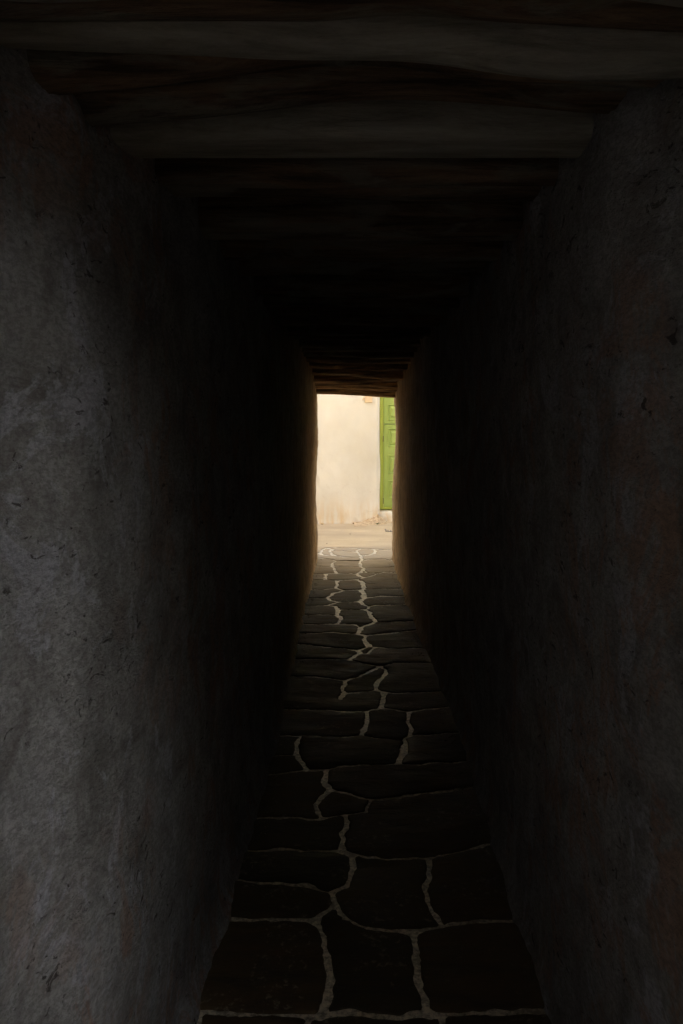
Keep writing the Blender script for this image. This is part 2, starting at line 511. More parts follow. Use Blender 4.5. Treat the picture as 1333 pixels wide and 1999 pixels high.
jn(pp, [(L, 1598), (520, 1598), (588, 1599), (632, 1599)], .016)
jn(pp, [(676, 1594), (680, 1606), (668, 1627), (664, 1652), (668, 1665)], .022)
jn(pp, [(L, 1657), (588, 1662), (651, 1660), (668, 1663), (689, 1669), (765, 1680), (840, 1677), (924, 1657), (Rr, 1636)], .016)
jn(pp, [(668, 1663), (684, 1670), (690, 1696), (672, 1732), (642, 1744)], .022)
jn(pp, [(836, 1679), (834, 1710), (834, 1732), (840, 1780), (858, 1809)], .022)
jn(pp, [(L, 1714), (540, 1723), (594, 1729), (642, 1744)], .020)
jn(pp, [(642, 1744), (650, 1769), (612, 1795)], .020)
jn(pp, [(650, 1769), (672, 1798), (720, 1813), (798, 1825), (858, 1813), (930, 1798), (Rr, 1794)], .020)
jn(pp, [(L, 1792), (528, 1795), (612, 1795), (633, 1828), (639, 1864), (642, 1912), (636, 1960), (624, 1984)], .022)
jn(pp, [(806, 1824), (810, 1876), (822, 1924), (840, 1984)], .023)
jn(pp, [(L, 1984), (450, 1978), (624, 1984), (690, 1978), (762, 1987), (840, 1984), (930, 1978), (Rr, 1981)], .022)
# the paving goes on towards and past the camera
yrow = 2.19
k = 0
X0P, X1P = -0.66, 0.70
while yrow > -2.6:
    ny = yrow - random.uniform(0.30, 0.46)
    x1 = X1P if ny > 0.6 else 3.2
    pts = [(X0P, ny)] + [(x, ny + random.uniform(-.03, .03)) for x in np.arange(-0.1, x1 - .2, .32)] + [(x1, ny)]
    J.append((pts, .02))
    xv = X0P + random.uniform(.25, .45)
    while xv < (X1P if yrow > 0.6 else 3.2) - .15:
        J.append(([(xv, yrow), (xv + random.uniform(-.04, .04), (yrow + ny) / 2), (xv + random.uniform(-.03, .03), ny)], .02))
        xv += random.uniform(.28, .5)
    yrow = ny
Y0P = yrow; Y1P = 11.02
# edges of the paving
J.append(([(X0P, Y0P), (X0P, 10.35)], .001))
J.append(([(X0P, 10.35), (-0.75, 10.45), (-0.75, 11.0), (-0.45, 11.1)], .01))
J.append(([(X1P, 0.6), (X1P, 10.25)], .001))
J.append(([(X1P, 10.25), (1.0, 10.35), (1.0, 11.1)], .01))
J.append(([(X1P, 0.72), (3.2, 0.72), (3.2, Y0P)], .01))
J.append(([(X0P, Y0P), (3.2, Y0P)], .01))
J.append(([zA(1250, 228), (1.0, 10.9)], .01))
J.append(([zA(160, 262), (-0.75, 10.7)], .015))
J.append(([zA(160, 330), (-0.75, 10.4)], .010))

segs = []
for pts, hw in J:
    n_ = []
    for a, b in zip(pts[:-1], pts[1:]):
        a = np.array(a); b = np.array(b)
        segs.append((a[0], a[1], b[0], b[1], hw))
segs = np.array(segs)
H = 0.008
gx = np.arange(-0.86, 3.30, H)
gy = np.arange(Y0P - 0.05, 11.16, H)
def sdf(X, Y):
    """distance to the nearest joint edge, positive on stone"""
    wx = X + 0.010 * vnoise(X * 9, Y * 9, 1.0) + 0.005 * vnoise(X * 26, Y * 26, 2.0)
    wy = Y + 0.010 * vnoise(X * 9, Y * 9, 5.0) + 0.006 * vnoise(X * 26, Y * 26, 7.0)
    wx = wx + 0.0030 * vnoise(X * 62, Y * 62, 3.0); wy = wy + 0.0030 * vnoise(X * 62, Y * 62, 13.0)
    D = np.full(X.shape, 9.0)
    wn = (1.0 + 0.40 * vnoise(X * 14, Y * 14, 9.0)) * np.interp(Y, [2, 3, 5, 8], [.46, .50, .66, 0.90])
    k = 0.022
    for x0, y0, x1, y1, hw in segs:
        r0 = max(0, int((min(y0, y1) - .55 - gy[0]) / H)); r1 = min(len(gy), int((max(y0, y1) + .55 - gy[0]) / H) + 1)
        if r1 <= r0: continue
        q0 = max(0, int((min(x0, x1) - .9 - gx[0]) / H)); q1 = min(len(gx), int((max(x0, x1) + .9 - gx[0]) / H) + 1)
        if q1 <= q0: continue
        sl = (slice(r0, r1), slice(q0, q1))
        dx, dy = x1 - x0, y1 - y0
        ax = wx[sl]; ay = wy[sl]; Ds = D[sl]
        t = np.clip(((ax - x0) * dx + (ay - y0) * dy) / (dx * dx + dy * dy + 1e-12), 0, 1)
        d = np.hypot(ax - x0 - t * dx, ay - y0 - t * dy) - hw * wn[sl]
        # rounded corners: blend the two nearest joints
        h_ = np.clip(0.5 + 0.5 * (Ds - d) / k, 0, 1)
        D[sl] = Ds * (1 - h_) + d * h_ - k * h_ * (1 - h_) * 0.5
    return D
GX, GY = np.meshgrid(gx, gy)
S = sdf(GX, GY)
S[(GX > X1P - .012) & (GY > .74) & (GY < 10.22)] = -1
S[(GX < X0P + .012) & (GY < 10.32)] = -1
S[(GX > .99) & (GY > 10)] = -1; S[(GX < -.74) | (GY > 11.06)] = -1
S[0, :] = S[-1, :] = -1; S[:, 0] = S[:, -1] = -1
# marching squares
def contours(S, gx, gy):
    ins = S > 0
    ny, nx = S.shape
    c = ins[:-1, :-1] * 1 + ins[:-1, 1:] * 2 + ins[1:, 1:] * 4 + ins[1:, :-1] * 8
    nxt = {}
    tab = {1: [(3, 0)], 2: [(0, 1)], 3: [(3, 1)], 4: [(1, 2)], 5: [(3, 0), (1, 2)], 6: [(0, 2)], 7: [(3, 2)],
           8: [(2, 3)], 9: [(2, 0)], 10: [(0, 1), (2, 3)], 11: [(2, 1)], 12: [(1, 3)], 13: [(1, 0)], 14: [(0, 3)]}
    def key(r, q, e):
        if e == 0: return (0, r, q)
        if e == 2: return (0, r + 1, q)
        if e == 3: return (1, r, q)
        return (1, r, q + 1)
    rr, qq = np.nonzero((c > 0) & (c < 15))
    for r, q in zip(rr.tolist(), qq.tolist()):
        for a, b in tab[int(c[r, q])]:
            nxt[key(r, q, a)] = key(r, q, b)
    def pt(k):
        t, r, q = k
        if t == 0:
            a, b = S[r, q], S[r, q + 1]; u = a / (a - b)
            return (gx[q] + u * (gx[q + 1] - gx[q]), gy[r])
        a, b = S[r, q], S[r + 1, q]; u = a / (a - b)
        return (gx[q], gy[r] + u * (gy[r + 1] - gy[r]))
    loops = []
    while nxt:
        k0, k = next(iter(nxt.items()))
        lp = []; k = k0
        while k in nxt:
            lp.append(pt(k)); k = nxt.pop(k)
        loops.append(np.array(lp))
    return loops
def area(p):
    x, y = p[:, 0], p[:, 1]
    return 0.5 * np.sum(x * np.roll(y, -1) - y * np.roll(x, -1))
loops = [l for l in contours(S, gx, gy) if len(l) > 8]
sgn = np.sign(sum(area(l) for l in loops))
loops = [l for l in loops if abs(area(l)) > 0.002]
paving = obj('paving', [], [], M_MO)
bpy.data.objects.remove(paving)
v, f = grid(np.arange(-0.84, 3.26, .025), np.arange(Y0P, 11.12, .025),
            lambda X, Y: 0.0004 + 0.0026 * fbm(X * 13, Y * 13, 4.0, 2) - 0.05 * ((Y > 10.3) & ((X < -0.8) | (X > 1.02))))
paving = tag(obj('paving', v, f, M_MO, smooth=True), 'flagstone paving with white limewashed mortar joints', kind='structure')
paving_n = 0
def bil(X, Y):
    fx = (X - gx[0]) / H; fy = (Y - gy[0]) / H
    ix = np.clip(fx.astype(int), 0, len(gx) - 2); iy = np.clip(fy.astype(int), 0, len(gy) - 2)
    fx -= ix; fy -= iy
    return (S[iy, ix] * (1 - fx) * (1 - fy) + S[iy, ix + 1] * fx * (1 - fy) + S[iy + 1, ix] * (1 - fx) * fy + S[iy + 1, ix + 1] * fx * fy)
for lp in loops:
    if np.sign(area(lp)) != sgn: continue
    if area(lp) < 0: lp = lp[::-1]
    cen = lp.mean(0)
    near = cen[1] < 5
    # thin the outline
    step = 2 if near else 2
    lp = lp[::step]
    n0 = len(lp)
    bx0, by0 = lp.min(0); bx1, by1 = lp.max(0)
    sp = 0.03
    X, Y = np.meshgrid(np.arange(bx0, bx1, sp), np.arange(by0, by1, sp))
    X = X.ravel() + rng.uniform(-.008, .008, X.size); Y = Y.ravel() + rng.uniform(-.008, .008, Y.size)
    # inside test
    inside = np.zeros(X.size, bool)
    for (xa, ya), (xb, yb) in zip(lp, np.roll(lp, -1, 0)):
        cnd = ((ya > Y) != (yb > Y))
        inside ^= cnd & (X < (xb - xa) * (Y - ya) / (yb - ya + 1e-12) + xa)
    keep = inside & (bil(X, Y) > 0.017)
    X, Y = X[keep], Y[keep]
    # an inner ring for the worn arris
    tang = np.roll(lp, -1, 0) - np.roll(lp, 1, 0)
    nrm = np.stack([-tang[:, 1], tang[:, 0]], -1); nrm /= np.linalg.norm(nrm, axis=1)[:, None] + 1e-9
    ring = lp + nrm * 0.008
    rk = bil(ring[:, 0], ring[:, 1]) > 0.0045
    pts = [Vector(p) for p in lp] + [Vector(p) for p in ring[rk]] + [Vector((a, b)) for a, b in zip(X, Y)]
    try:
        vv, ee, ff, ov, oe, of = delaunay_2d_cdt(pts, [(i, (i + 1) % n0) for i in range(n0)], [list(range(n0))], 1, 1e-5)
    except Exception:
        continue
    A = np.array([(p.x, p.y) for p in vv])
    if len(A) < 4 or not len(ff): continue
    s_ = np.clip(bil(A[:, 0], A[:, 1]), 0, 1)
    rx, ry = rng.normal(0, .006), rng.normal(0, .010)
    lift = rng.uniform(0.0, 0.003)
    sid = rng.uniform(0, 50)
    z = 0.0005 + lift + 0.0050 * (1 - np.exp(-s_ / 0.012)) + (A[:, 0] - cen[0]) * rx + (A[:, 1] - cen[1]) * ry * 0.6 \
        + 0.0045 * fbm(A[:, 0] * 4 + sid, A[:, 1] * 8, sid) + 0.0018 * vnoise(A[:, 0] * 14, A[:, 1] * 26, sid)
    z = np.maximum(z, 0.0016 + 0.004 * (1 - np.exp(-s_ / 0.012)))
    verts = [(a, b, c_) for (a, b), c_ in zip(A, z)]
    # outer rim: edges used once
    cnt = {}
    for fc in ff:
        for i in range(len(fc)):
            e = (fc[i], fc[(i + 1) % len(fc)])
            cnt[e] = cnt.get(e, 0) + 1
    faces = [tuple(fc) for fc in ff]
    low = {}
    for (a, b) in list(cnt):
        if (b, a) not in cnt:
            for q in (a, b):
                if q not in low:
                    low[q] = len(verts); verts.append((verts[q][0], verts[q][1], -0.02))
            faces.append((b, a, low[a], low[b]))
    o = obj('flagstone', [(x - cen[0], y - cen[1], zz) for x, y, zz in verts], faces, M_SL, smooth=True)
    o.parent = paving
    o.location = (cen[0], cen[1], 0)
    paving_n += 1
print('flagstones', paving_n)

# ------------------------------------------------------------------ passage walls
def lerp_prof(pts, q):
    pts = sorted(pts)
    return np.interp(q, [p[0] for p in pts], [p[1] for p in pts])
def zpx(py, d): return EYE - (py - 840.0) / FPX * d

def wall(side, name, label):
    """side -1: left, +1: right.  The skin follows a path along the passage, round the far corner and along the street front."""
    sgn_ = side
    path = []        # (x, y, nx, ny)  n points into the open
    x0 = XL if side < 0 else XR
    y_start = -2.6 if side < 0 else Y_IN
    r = 0.07
    if side > 0:     # near jamb, rounded, with a return going right
        for x in np.arange(3.2, XR + r, -0.10): path.append((x, Y_IN - r * 0 , 0, -1))
        for a in np.linspace(0, 90, 7):
            path.append((XR + r - r * math.sin(R(a)), Y_IN + r - r * math.cos(R(a)), -math.sin(R(a)), -math.cos(R(a))))
        y = Y_IN + r + .02
    else:
        y = y_start
    while y < Y_OUT - r:
        path.append((x0, y, -sgn_, 0))
        y += min(0.014 + 0.0035 * abs(y), 0.045) if y < 8.3 else 0.022
    for a in np.linspace(0, 90, 7):
        path.append((x0 + sgn_ * (r - r * math.cos(R(a))), Y_OUT - r + r * math.sin(R(a)), -sgn_ * math.cos(R(a)), math.sin(R(a))))
    for x in np.arange(r + .1, 5.5, 0.15): path.append((x0 + sgn_ * x, Y_OUT, 0, 1))
    path = np.array(path)
    zs = np.concatenate([[-.04, -.01, 0.0, 0.012, .03, .05, .075], np.arange(.10, 2.52, .022), np.arange(2.52, 2.66, .06)])
    s = np.concatenate([[0], np.cumsum(np.hypot(*np.diff(path[:, :2], axis=0).T))])
    SS, ZZ = np.meshgrid(s, zs)
    PX = path[:, 0][None] + 0 * ZZ; PY = path[:, 1][None] + 0 * ZZ; NX = path[:, 2][None] + 0 * ZZ; NY = path[:, 3][None] + 0 * ZZ
    off = 3.0 if side < 0 else 41.0
    d = 0.016 * fbm(SS * 1.1 + off, ZZ * 0.9, off, 3) + 0.010 * fbm(SS * 5 + off, ZZ * 3.2, off + 2, 3) + 0.0040 * fbm(SS * 20 + off, ZZ * 11, off, 2) + 0.0012 * vnoise(SS * 60, ZZ * 42, off)
    # plaster fillet at the foot
    d = d + 0.035 * np.exp(-np.clip(ZZ, 0, 9) / 0.035) * (1 + 0.3 * vnoise(SS * 4, ZZ * 0, off))
    # ragged plaster edge where it meets the logs
    # shape of the far jamb
    if side < 0:
        bulge = lerp_prof([(0, .035), (.12, .045), (.3, .05), (.5, .040), (.72, .033), (.95, .030), (1.15, .040), (1.3, .052), (1.5, .058), (1.7, .050), (1.9, .040), (2.1, .036), (2.6, .03)], ZZ)
        wgt = sm(Y_OUT - 2.2, Y_OUT - .15, PY)
    else:
        bulge = lerp_prof([(0, -.010), (.12, .006), (.3, .000), (.6, .008), (.9, .004), (1.1, -.008), (1.25, -.018), (1.5, -.030), (1.7, -.030), (1.9, -.020), (2.1, -.012), (2.6, -.01)], ZZ)
        wgt = sm(Y_OUT - 1.5, Y_OUT - .15, PY)
    d = d * (1 - 0.35 * wgt) + bulge * wgt
    # slight bow of the whole wall
    inside_ = np.abs(NX) > 0.5
    if side < 0:
        lo = lerp_prof([(-3, .30), (.8, .24), (1.2, .19), (1.45, .125), (1.7, .07), (2.0, .045), (2.6, .01), (4.5, -.025), (6.3, .0), (9.0, -.02), (12, -.02)], PY)
        hi = lerp_prof([(-3, .30), (.8, .26), (1.2, .215), (1.4, .19), (1.55, .12), (1.88, .075), (2.74, .045), (3.5, .02), (6.17, -.045), (7.5, -.04), (12, -.04)], PY)
    else:
        lo = lerp_prof([(0, .02), (1.4, .0), (2.19, -.013), (2.6, -.005), (4.5, .025), (6.3, .01), (9.0, .0), (12, .0)], PY)
        hi = lerp_prof([(0, .05), (1.40, .0), (1.6, -.065), (1.88, -.072), (2.74, -.043), (3.5, -.02), (6.2, -.03), (7.5, .015), (12, .0)], PY)
    tz = np.clip(ZZ / 2.25, 0, 1)
    d = d - (lo * (1 - tz) + hi * tz) * (1 - wgt) * np.abs(NX)
    # ragged plaster where the wall meets the logs
    d = d + 0.03 * sm(2.08, 2.3, ZZ) * fbm(SS * 6 + off, ZZ * 6, off, 3)
    d = d + wgt * (0.006 * fbm(SS * 14 + off, ZZ * 9, off + 7, 3) + 0.004 * vnoise(SS * 30, ZZ * 19, off))
    X = PX + NX * d; Y = PY + NY * d
    v = np.stack([X, Y, ZZ], -1).reshape(-1, 3)
    nx, ny = len(s), len(zs)
    i = np.arange((ny - 1) * (nx - 1)); rr = i // (nx - 1); c = i % (nx - 1); a = rr * nx + c
    f = np.stack([a, a + nx, a + nx + 1, a + 1], -1) if side < 0 else np.stack([a, a + nx, a + nx + 1, a + 1], -1)
    vl = v.tolist(); fl = f.tolist()
    # the solid masonry behind the plaster
    xa, xb = (x0 - 5.4, x0 - 0.36) if side < 0 else (x0 + 0.14, x0 + 5.4)
    ya = y_start if side < 0 else Y_IN + .05
    b = len(vl)
    ztop = 2.64
    vl += [(xa, ya, -.1), (xb, ya, -.1), (xb, Y_OUT - .05, -.1), (xa, Y_OUT - .05, -.1), (xa, ya, ztop), (xb, ya, ztop), (xb, Y_OUT - .05, ztop), (xa, Y_OUT - .05, ztop)]
    fl += [[b, b + 3, b + 2, b + 1], [b + 4, b + 5, b + 6, b + 7], [b, b + 1, b + 5, b + 4], [b + 1, b + 2, b + 6, b + 5], [b + 2, b + 3, b + 7, b + 6], [b + 3, b, b + 4, b + 7]]
    return tag(obj(name, vl, fl, M_PL, smooth=False), label, 'wall')
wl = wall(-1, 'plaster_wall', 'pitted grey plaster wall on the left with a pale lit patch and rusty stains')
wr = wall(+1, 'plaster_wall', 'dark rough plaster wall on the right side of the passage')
for o in (wl, wr):
    me = o.data
    n_ = len(me.polygons)
    arr = np.ones(n_, bool); arr[-6:] = False
    me.polygons.foreach_set('use_smooth', arr)

# ------------------------------------------------------------------ the house over the passage
ZC = EYE + 0.635                       # underside of the logs
bm = bmesh.new()
bm_box(bm, -14.0, 9.0, Y_IN - .02, Y_OUT - .01, ZC + .39, 10.9)
hs = empty('house', (0.1, 5, ZC + .3), 'upper storey of the house built over the dark passage', 'house')
from_bm('wall', bm, M_OCH, hs)

# logs: (y, underside z at left, centre, right, radius, kind)
boards = empty('ceiling', (0.1, 5, ZC + .2), 'dark board ceiling resting on the logs of the passage', 'ceiling')
yb = Y_IN - .02
while yb < Y_OUT - .05:
    wbd = random.uniform(.16, .24)
    y2 = min(yb + wbd, Y_OUT - .03)
    bm = bmesh.new()
    bm_box(bm, -0.78, 0.84, yb, y2 - .012, ZC + .17 + random.uniform(0, .01), ZC + .20)
    from_bm('board', bm, M_BOARD, boards)
    yb = y2
bm = bmesh.new()
bm_box(bm, -0.78, 0.84, Y_IN, Y_OUT - .03, ZC + .225, ZC + .375)
from_bm('ceiling_fill', bm, M_EARTH, boards)

def log(y, prof, rad, mat, seed, label, squash=1.0, yprof=None, group=None, rough=1.0, square=0.0):
    """prof: (x, underside z) pairs; the log lies across the passage with both ends in the walls"""
    xs = np.arange(-0.76, 0.821, 0.02)
    na = 40
    zb = np.interp(xs, [p[0] for p in prof], [p[1] for p in prof])
    k = np.ones(7) / 7
    zb = np.convolve(np.pad(zb, 3, mode='edge'), k, 'valid')
    yo = np.zeros_like(xs) if yprof is None else np.interp(xs, [p[0] for p in yprof], [p[1] for p in yprof])
    th = np.linspace(0, 2 * math.pi, na, endpoint=False)
    X, T = np.meshgrid(xs, th, indexing='ij')
    r0 = rad * (1 + 0.07 * rough * vnoise(X * 2.5, T * 0, seed) + 0.05 * rough * fbm(X * 2.0 + seed, np.cos(T) * 1.6, np.sin(T) * 1.6 + seed, 3)
                + 0.045 * rough * vnoise(X * 1.2 + seed, np.cos(T) * 6, np.sin(T) * 6 + seed) + 0.016 * rough * vnoise(X * 3 + seed, np.cos(T) * 15, np.sin(T) * 15))
    if square:
        ce, se = np.cos(T), np.sin(T)
        sq = 1 / np.maximum(np.abs(ce), np.abs(se))
        r0 = r0 * (1 + square * (np.minimum(sq, 1.30) - 1))
    Yc = y + yo[:, None] + r0 * np.cos(T)
    Zc = zb[:, None] + rad * squash + r0 * squash * np.sin(T)
    v = np.stack([X, Yc, Zc], -1).reshape(-1, 3).tolist()
    f = []
    for i in range(len(xs) - 1):
        for j in range(na):
            a = i * na + j; b = i * na + (j + 1) % na
            f.append((a, b, b + na, a + na))
    f.append(tuple(range(na))[::-1]); f.append(tuple((len(xs) - 1) * na + j for j in range(na)))
    o = obj('ceiling_log', v, f, mat, smooth=True)
    return tag(o, label, 'log', group or 'logs carrying the ceiling of the passage')

def zc(py, d): return EYE + (840 - py) / FPX * d
def xw(px, d): return (px - 674) / FPX * d
def prof(d, pts): return [(xw(px, d), zc(py, d)) for px, py in pts]

ORD = ['nearest', 'second nearest', 'third', 'fourth', 'fifth', 'sixth', 'seventh']
d = 1.02
log(d, prof(1.08, [(0, -60), (666, -60), (1333, -60)]), .075, M_WD, 1.3, 'log right above the near mouth of the passage, before all the others')
log(1.13, prof(1.20, [(0, 35), (100, 48), (250, 38), (400, 28), (650, 20), (900, 28), (1200, 35), (1333, 60)]), .055, M_SW, 4.7, 'pale wavy log nearest to the top edge of the view')
log(1.235, prof(1.30, [(0, 75), (300, 72), (500, 74), (640, 78), (760, 60), (900, 72), (1333, 97)]), .050, M_WD, 8.1, 'dark thin log behind the pale wavy one at the top')
log(1.35, prof(1.43, [(0, 128), (200, 133), (400, 140), (560, 150), (680, 148), (820, 150), (1000, 178), (1100, 188), (1333, 182)]), .062, M_SW, 12.9, 'thick pale grey log sagging towards its right end')
log(1.475, prof(1.53, [(0, 210), (150, 205), (330, 190), (500, 165), (620, 150), (760, 152), (950, 180), (1190, 190), (1333, 195)]), .052, M_WD, 16.2, 'brown log bowed upwards in its middle')
log(1.60, prof(1.66, [(0, 280), (230, 266), (380, 255), (480, 242), (620, 218), (760, 209), (900, 214), (1050, 226), (1160, 236), (1333, 245)]), .058, M_WD, 20.5, 'strongly bowed dark brown log in front of the straight planed beam')
log(1.80, prof(1.87, [(0, 316), (666, 316), (1333, 315)]), .078, M_SW, 24.4, 'straight smooth grey beam with a flat face', rough=0.15, square=0.8)
log(2.03, prof(2.08, [(0, 372), (400, 372), (640, 380), (800, 372), (1333, 376)]), .055, M_WD, 28.0, 'rough brown log just beyond the straight smooth grey beam')
log(2.20, prof(2.26, [(0, 395), (500, 392), (800, 402), (1333, 400)]), .050, M_WD, 30.0, 'knotty brown log before the wide reddish one')
log(2.58, prof(2.68, [(0, 478), (1333, 478)]), .10, M_WD, 33.0, 'wide reddish brown beam with a straight lower edge', rough=0.4, square=0.6)
darkys = [3.0, 3.34, 3.72, 4.1, 4.50, 4.9, 5.3, 5.7, 6.08, 6.5, 6.92]
for i, y in enumerate(darkys):
    zz = ZC + random.uniform(-.012, .022)
    log(y, [(-.6, zz + random.uniform(-.012, .012)), (-.1, zz + random.uniform(-.012, .012)), (.3, zz + random.uniform(-.012, .012)), (.8, zz + random.uniform(-.012, .012))],
        random.uniform(.06, .085), M_WD, 40 + i * 3.1, 'dark log over the unlit middle of the passage', group='logs over the dark middle of the passage', square=random.choice([0, .3]))
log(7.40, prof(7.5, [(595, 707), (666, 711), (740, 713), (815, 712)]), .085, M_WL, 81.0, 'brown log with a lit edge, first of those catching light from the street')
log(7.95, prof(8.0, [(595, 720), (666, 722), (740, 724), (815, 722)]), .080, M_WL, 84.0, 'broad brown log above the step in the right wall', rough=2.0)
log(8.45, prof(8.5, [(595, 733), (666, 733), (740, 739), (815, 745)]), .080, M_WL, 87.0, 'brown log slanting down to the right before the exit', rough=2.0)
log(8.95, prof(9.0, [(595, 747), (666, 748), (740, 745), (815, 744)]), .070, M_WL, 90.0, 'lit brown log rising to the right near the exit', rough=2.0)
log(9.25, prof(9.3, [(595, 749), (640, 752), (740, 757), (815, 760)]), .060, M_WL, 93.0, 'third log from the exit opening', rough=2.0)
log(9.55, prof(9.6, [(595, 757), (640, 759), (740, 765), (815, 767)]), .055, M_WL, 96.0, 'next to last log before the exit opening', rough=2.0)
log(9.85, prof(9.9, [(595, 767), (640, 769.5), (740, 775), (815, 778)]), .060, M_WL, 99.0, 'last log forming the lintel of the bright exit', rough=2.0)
# filling above the lowered logs at the exit
bm = bmesh.new()
bm_box(bm, -0.78, 0.84, 9.42, Y_OUT - .06, EYE + .60, ZC + .16)
from_bm('lintel_fill', bm, M_PL, boards)

# ------------------------------------------------------------------ house across the street
YW = 13.78
hx = xw(741.5, 13.8)                   # left edge of the door opening
house = empty('house', (-1.5, YW, 0), 'cream limewashed house with the green door across the street', 'house')
def facade():
    xs = np.concatenate([np.arange(-8, -1, .25), np.arange(-1, hx - .001, .03), [hx]])
    zs = np.concatenate([np.arange(-.06, 2.6, .03), np.arange(2.6, 6.3, .25)])
    X, Z = np.meshgrid(xs, zs)
    Y = YW + 0.012 * fbm(X * 1.2, Z * 1.0, 1.0, 3) + 0.004 * vnoise(X * 6, Z * 5) - 0.02 * np.exp(-np.clip(Z, 0, 9) / .05) + 0.03 * sm(hx - .06, hx + .0, X) ** 2
    # bulging foot of the wall
    Y = Y - 0.03 * sm(.5, 0, Z) * (1 + .4 * vnoise(X * 2, Z * 0, 5))
    v = np.stack([X + 0.008 * vnoise(X * 0, Z * 2.2, 3.0) * (X > hx - .03), Y, Z], -1).reshape(-1, 3)
    nx, ny = len(xs), len(zs)
    i = np.arange((ny - 1) * (nx - 1)); rr = i // (nx - 1); c = i % (nx - 1); a = rr * nx + c
    vl = v.tolist(); fl = np.stack([a, a + 1, a + nx + 1, a + nx], -1).tolist()
    # reveal of the door opening
    b = len(vl)
    for j in range(ny):
        p = vl[j * nx + nx - 1]
        vl.append((p[0] + .004, p[1] + .30, p[2]))
        if j: fl.append([j * nx + nx - 1, b + j, b + j - 1, (j - 1) * nx + nx - 1][::-1])
    return vl, fl
vl, fl = facade()
obj('wall', vl, fl, M_WH, house, smooth=True)
TH = 0.235                             # threshold height
DW = 0.92; dx1 = hx + DW
YD = YW + 0.16                         # door plane
bm = bmesh.new()
bm_box(bm, dx1, 8, YW, YW + .35, -.06, 6.05)              # wall right of the door
bm_box(bm, hx + .006, dx1 - .003, YW + .01, YW + .34, 2.62, 6.04)     # above the door
bm_box(bm, -8, 8, YW + .36, YW + 5, -.06, 10.0)
from_bm('wall', bm, M_WH, house)
# threshold block under the door
v, f = grid(np.linspace(hx - .015, dx1 + .015, 30), np.linspace(0, 1, 14), lambda X, Y: X * 0)
vv = []
for x, t, _ in v:
    # front face going up then top going back
    if t < .6: zz = -.05 + (TH + .03) * (t / .6); yy = YW + .045
    else: zz = TH - .02; yy = YW + .045 + (t - .6) / .4 * .25
    e = math.exp(-((t - .6) / .12) ** 2)
    nz = float(vnoise(x * 9, t * 9, 2.0))
    vv.append((x, yy + .02 * e + .008 * nz - .02 * (1 - min(1, t / .3)), zz - .012 * e + .006 * float(vnoise(x * 7, t * 5, 8.0))))
obj('threshold', vv, f, M_WH, house, smooth=True)

# the door (a part of the house) and its pieces
def frame_bm():
    bm = bmesh.new()
    bm_box(bm, hx + .004, hx + .066, YD, YD + .09, TH, 2.60, .006)
    bm_box(bm, dx1 - .066, dx1 - .004, YD, YD + .09, TH, 2.60, .006)
    bm_box(bm, hx + .067, dx1 - .067, YD + .002, YD + .088, TH, TH + .045, .006)
    bm_box(bm, hx + .067, dx1 - .067, YD + .002, YD + .088, 2.54, 2.60, .006)
    return bm
door = from_bm('door', frame_bm(), M_GF, house)
def panel_mesh(bm, x0, x1, z0, z1, y):
    """a raised and fielded panel: moulding ring, sunk bevel, raised field"""
    def ring(ix, dy):
        return [bm.verts.new((x0 + ix, y + dy, z0 + ix)), bm.verts.new((x1 - ix, y + dy, z0 + ix)), bm.verts.new((x1 - ix, y + dy, z1 - ix)), bm.verts.new((x0 + ix, y + dy, z1 - ix))]
    steps = [(0, .003), (.004, -.008), (.012, -.010), (.019, -.002), (.023, .014), (.030, .016), (.072, -.003), (.076, -.006)]
    rs = [ring(a, b) for a, b in steps]
    for r0, r1 in zip(rs[:-1], rs[1:]):
        for i in range(4):
            bm.faces.new((r0[i], r0[(i + 1) % 4], r1[(i + 1) % 4], r1[i]))
    bm.faces.new(rs[-1])
def add_leaf(x0, x1, z0, z1, panels, px, yoff=0.0):
    yf = YD + .032 + yoff
    # the leaf as stiles and rails round openings
    bm = bmesh.new()
    xs = [x0] + [q for p in px for q in p] + [x1]
    for i in range(0, len(xs), 2):
        bm_box(bm, xs[i], xs[i + 1], yf, yf + .045, z0, z1, .002)
    zs = [z0] + [q for p in panels for q in p] + [z1]
    for i in range(0, len(zs), 2):
        for a, b in px:
            bm_box(bm, a + .0005, b - .0005, yf + .001, yf + .043, zs[i], zs[i + 1])
    leaf = from_bm('leaf', bm, M_GR, door)
    for a, b in px:
        for c, d_ in panels:
            bm = bmesh.new()
            panel_mesh(bm, a, b, c, d_, yf)
            o = from_bm('panel', bm, M_GR, door)
    return leaf
DD = YD
def zd(py): return EYE + (840 - py) / FPX * DD
l0, l1 = hx + .0715, dx1 - .0715
pxs = [(l0 + .078, l0 + .078 + .27), (l1 - .078 - .27, l1 - .078)]
add_leaf(l0, l1, TH + .048, zd(828.5), [(zd(973), zd(938)), (zd(924.5), zd(888)), (zd(872.5), zd(836.5))], pxs)
add_leaf(l0, l1, zd(827.2), 2.535, [(zd(820.5), zd(789)), (zd(777), 2.46)], pxs, -.002)
bm = bmesh.new()
bm_box(bm, l0 - .012, l0 - .002, YD - .008, YD + .02, TH + .10, TH + .20, .003)
from_bm('hinge', bm, M_IRON, door)
bm = bmesh.new()
bm_box(bm, l0 - .012, l0 - .002, YD - .008, YD + .02, 1.42, 1.52, .003)
from_bm('hinge', bm, M_IRON, door)
# ochre plate and nail on the wall near the top of the opening
bm = bmesh.new()
bm_box(bm, xw(712, YW), xw(726.5, YW), YW - .018, YW + .03, zpx(786, YW), zpx(770, YW), .004)
from_bm('mounting_plate', bm, M_PATCH, house)
bm = bmesh.new()
bm_box(bm, xw(708, YW), xw(710.5, YW), YW - .03, YW + .02, zpx(781, YW), zpx(776, YW), .004)
from_bm('bolt', bm, M_PATCH, house)

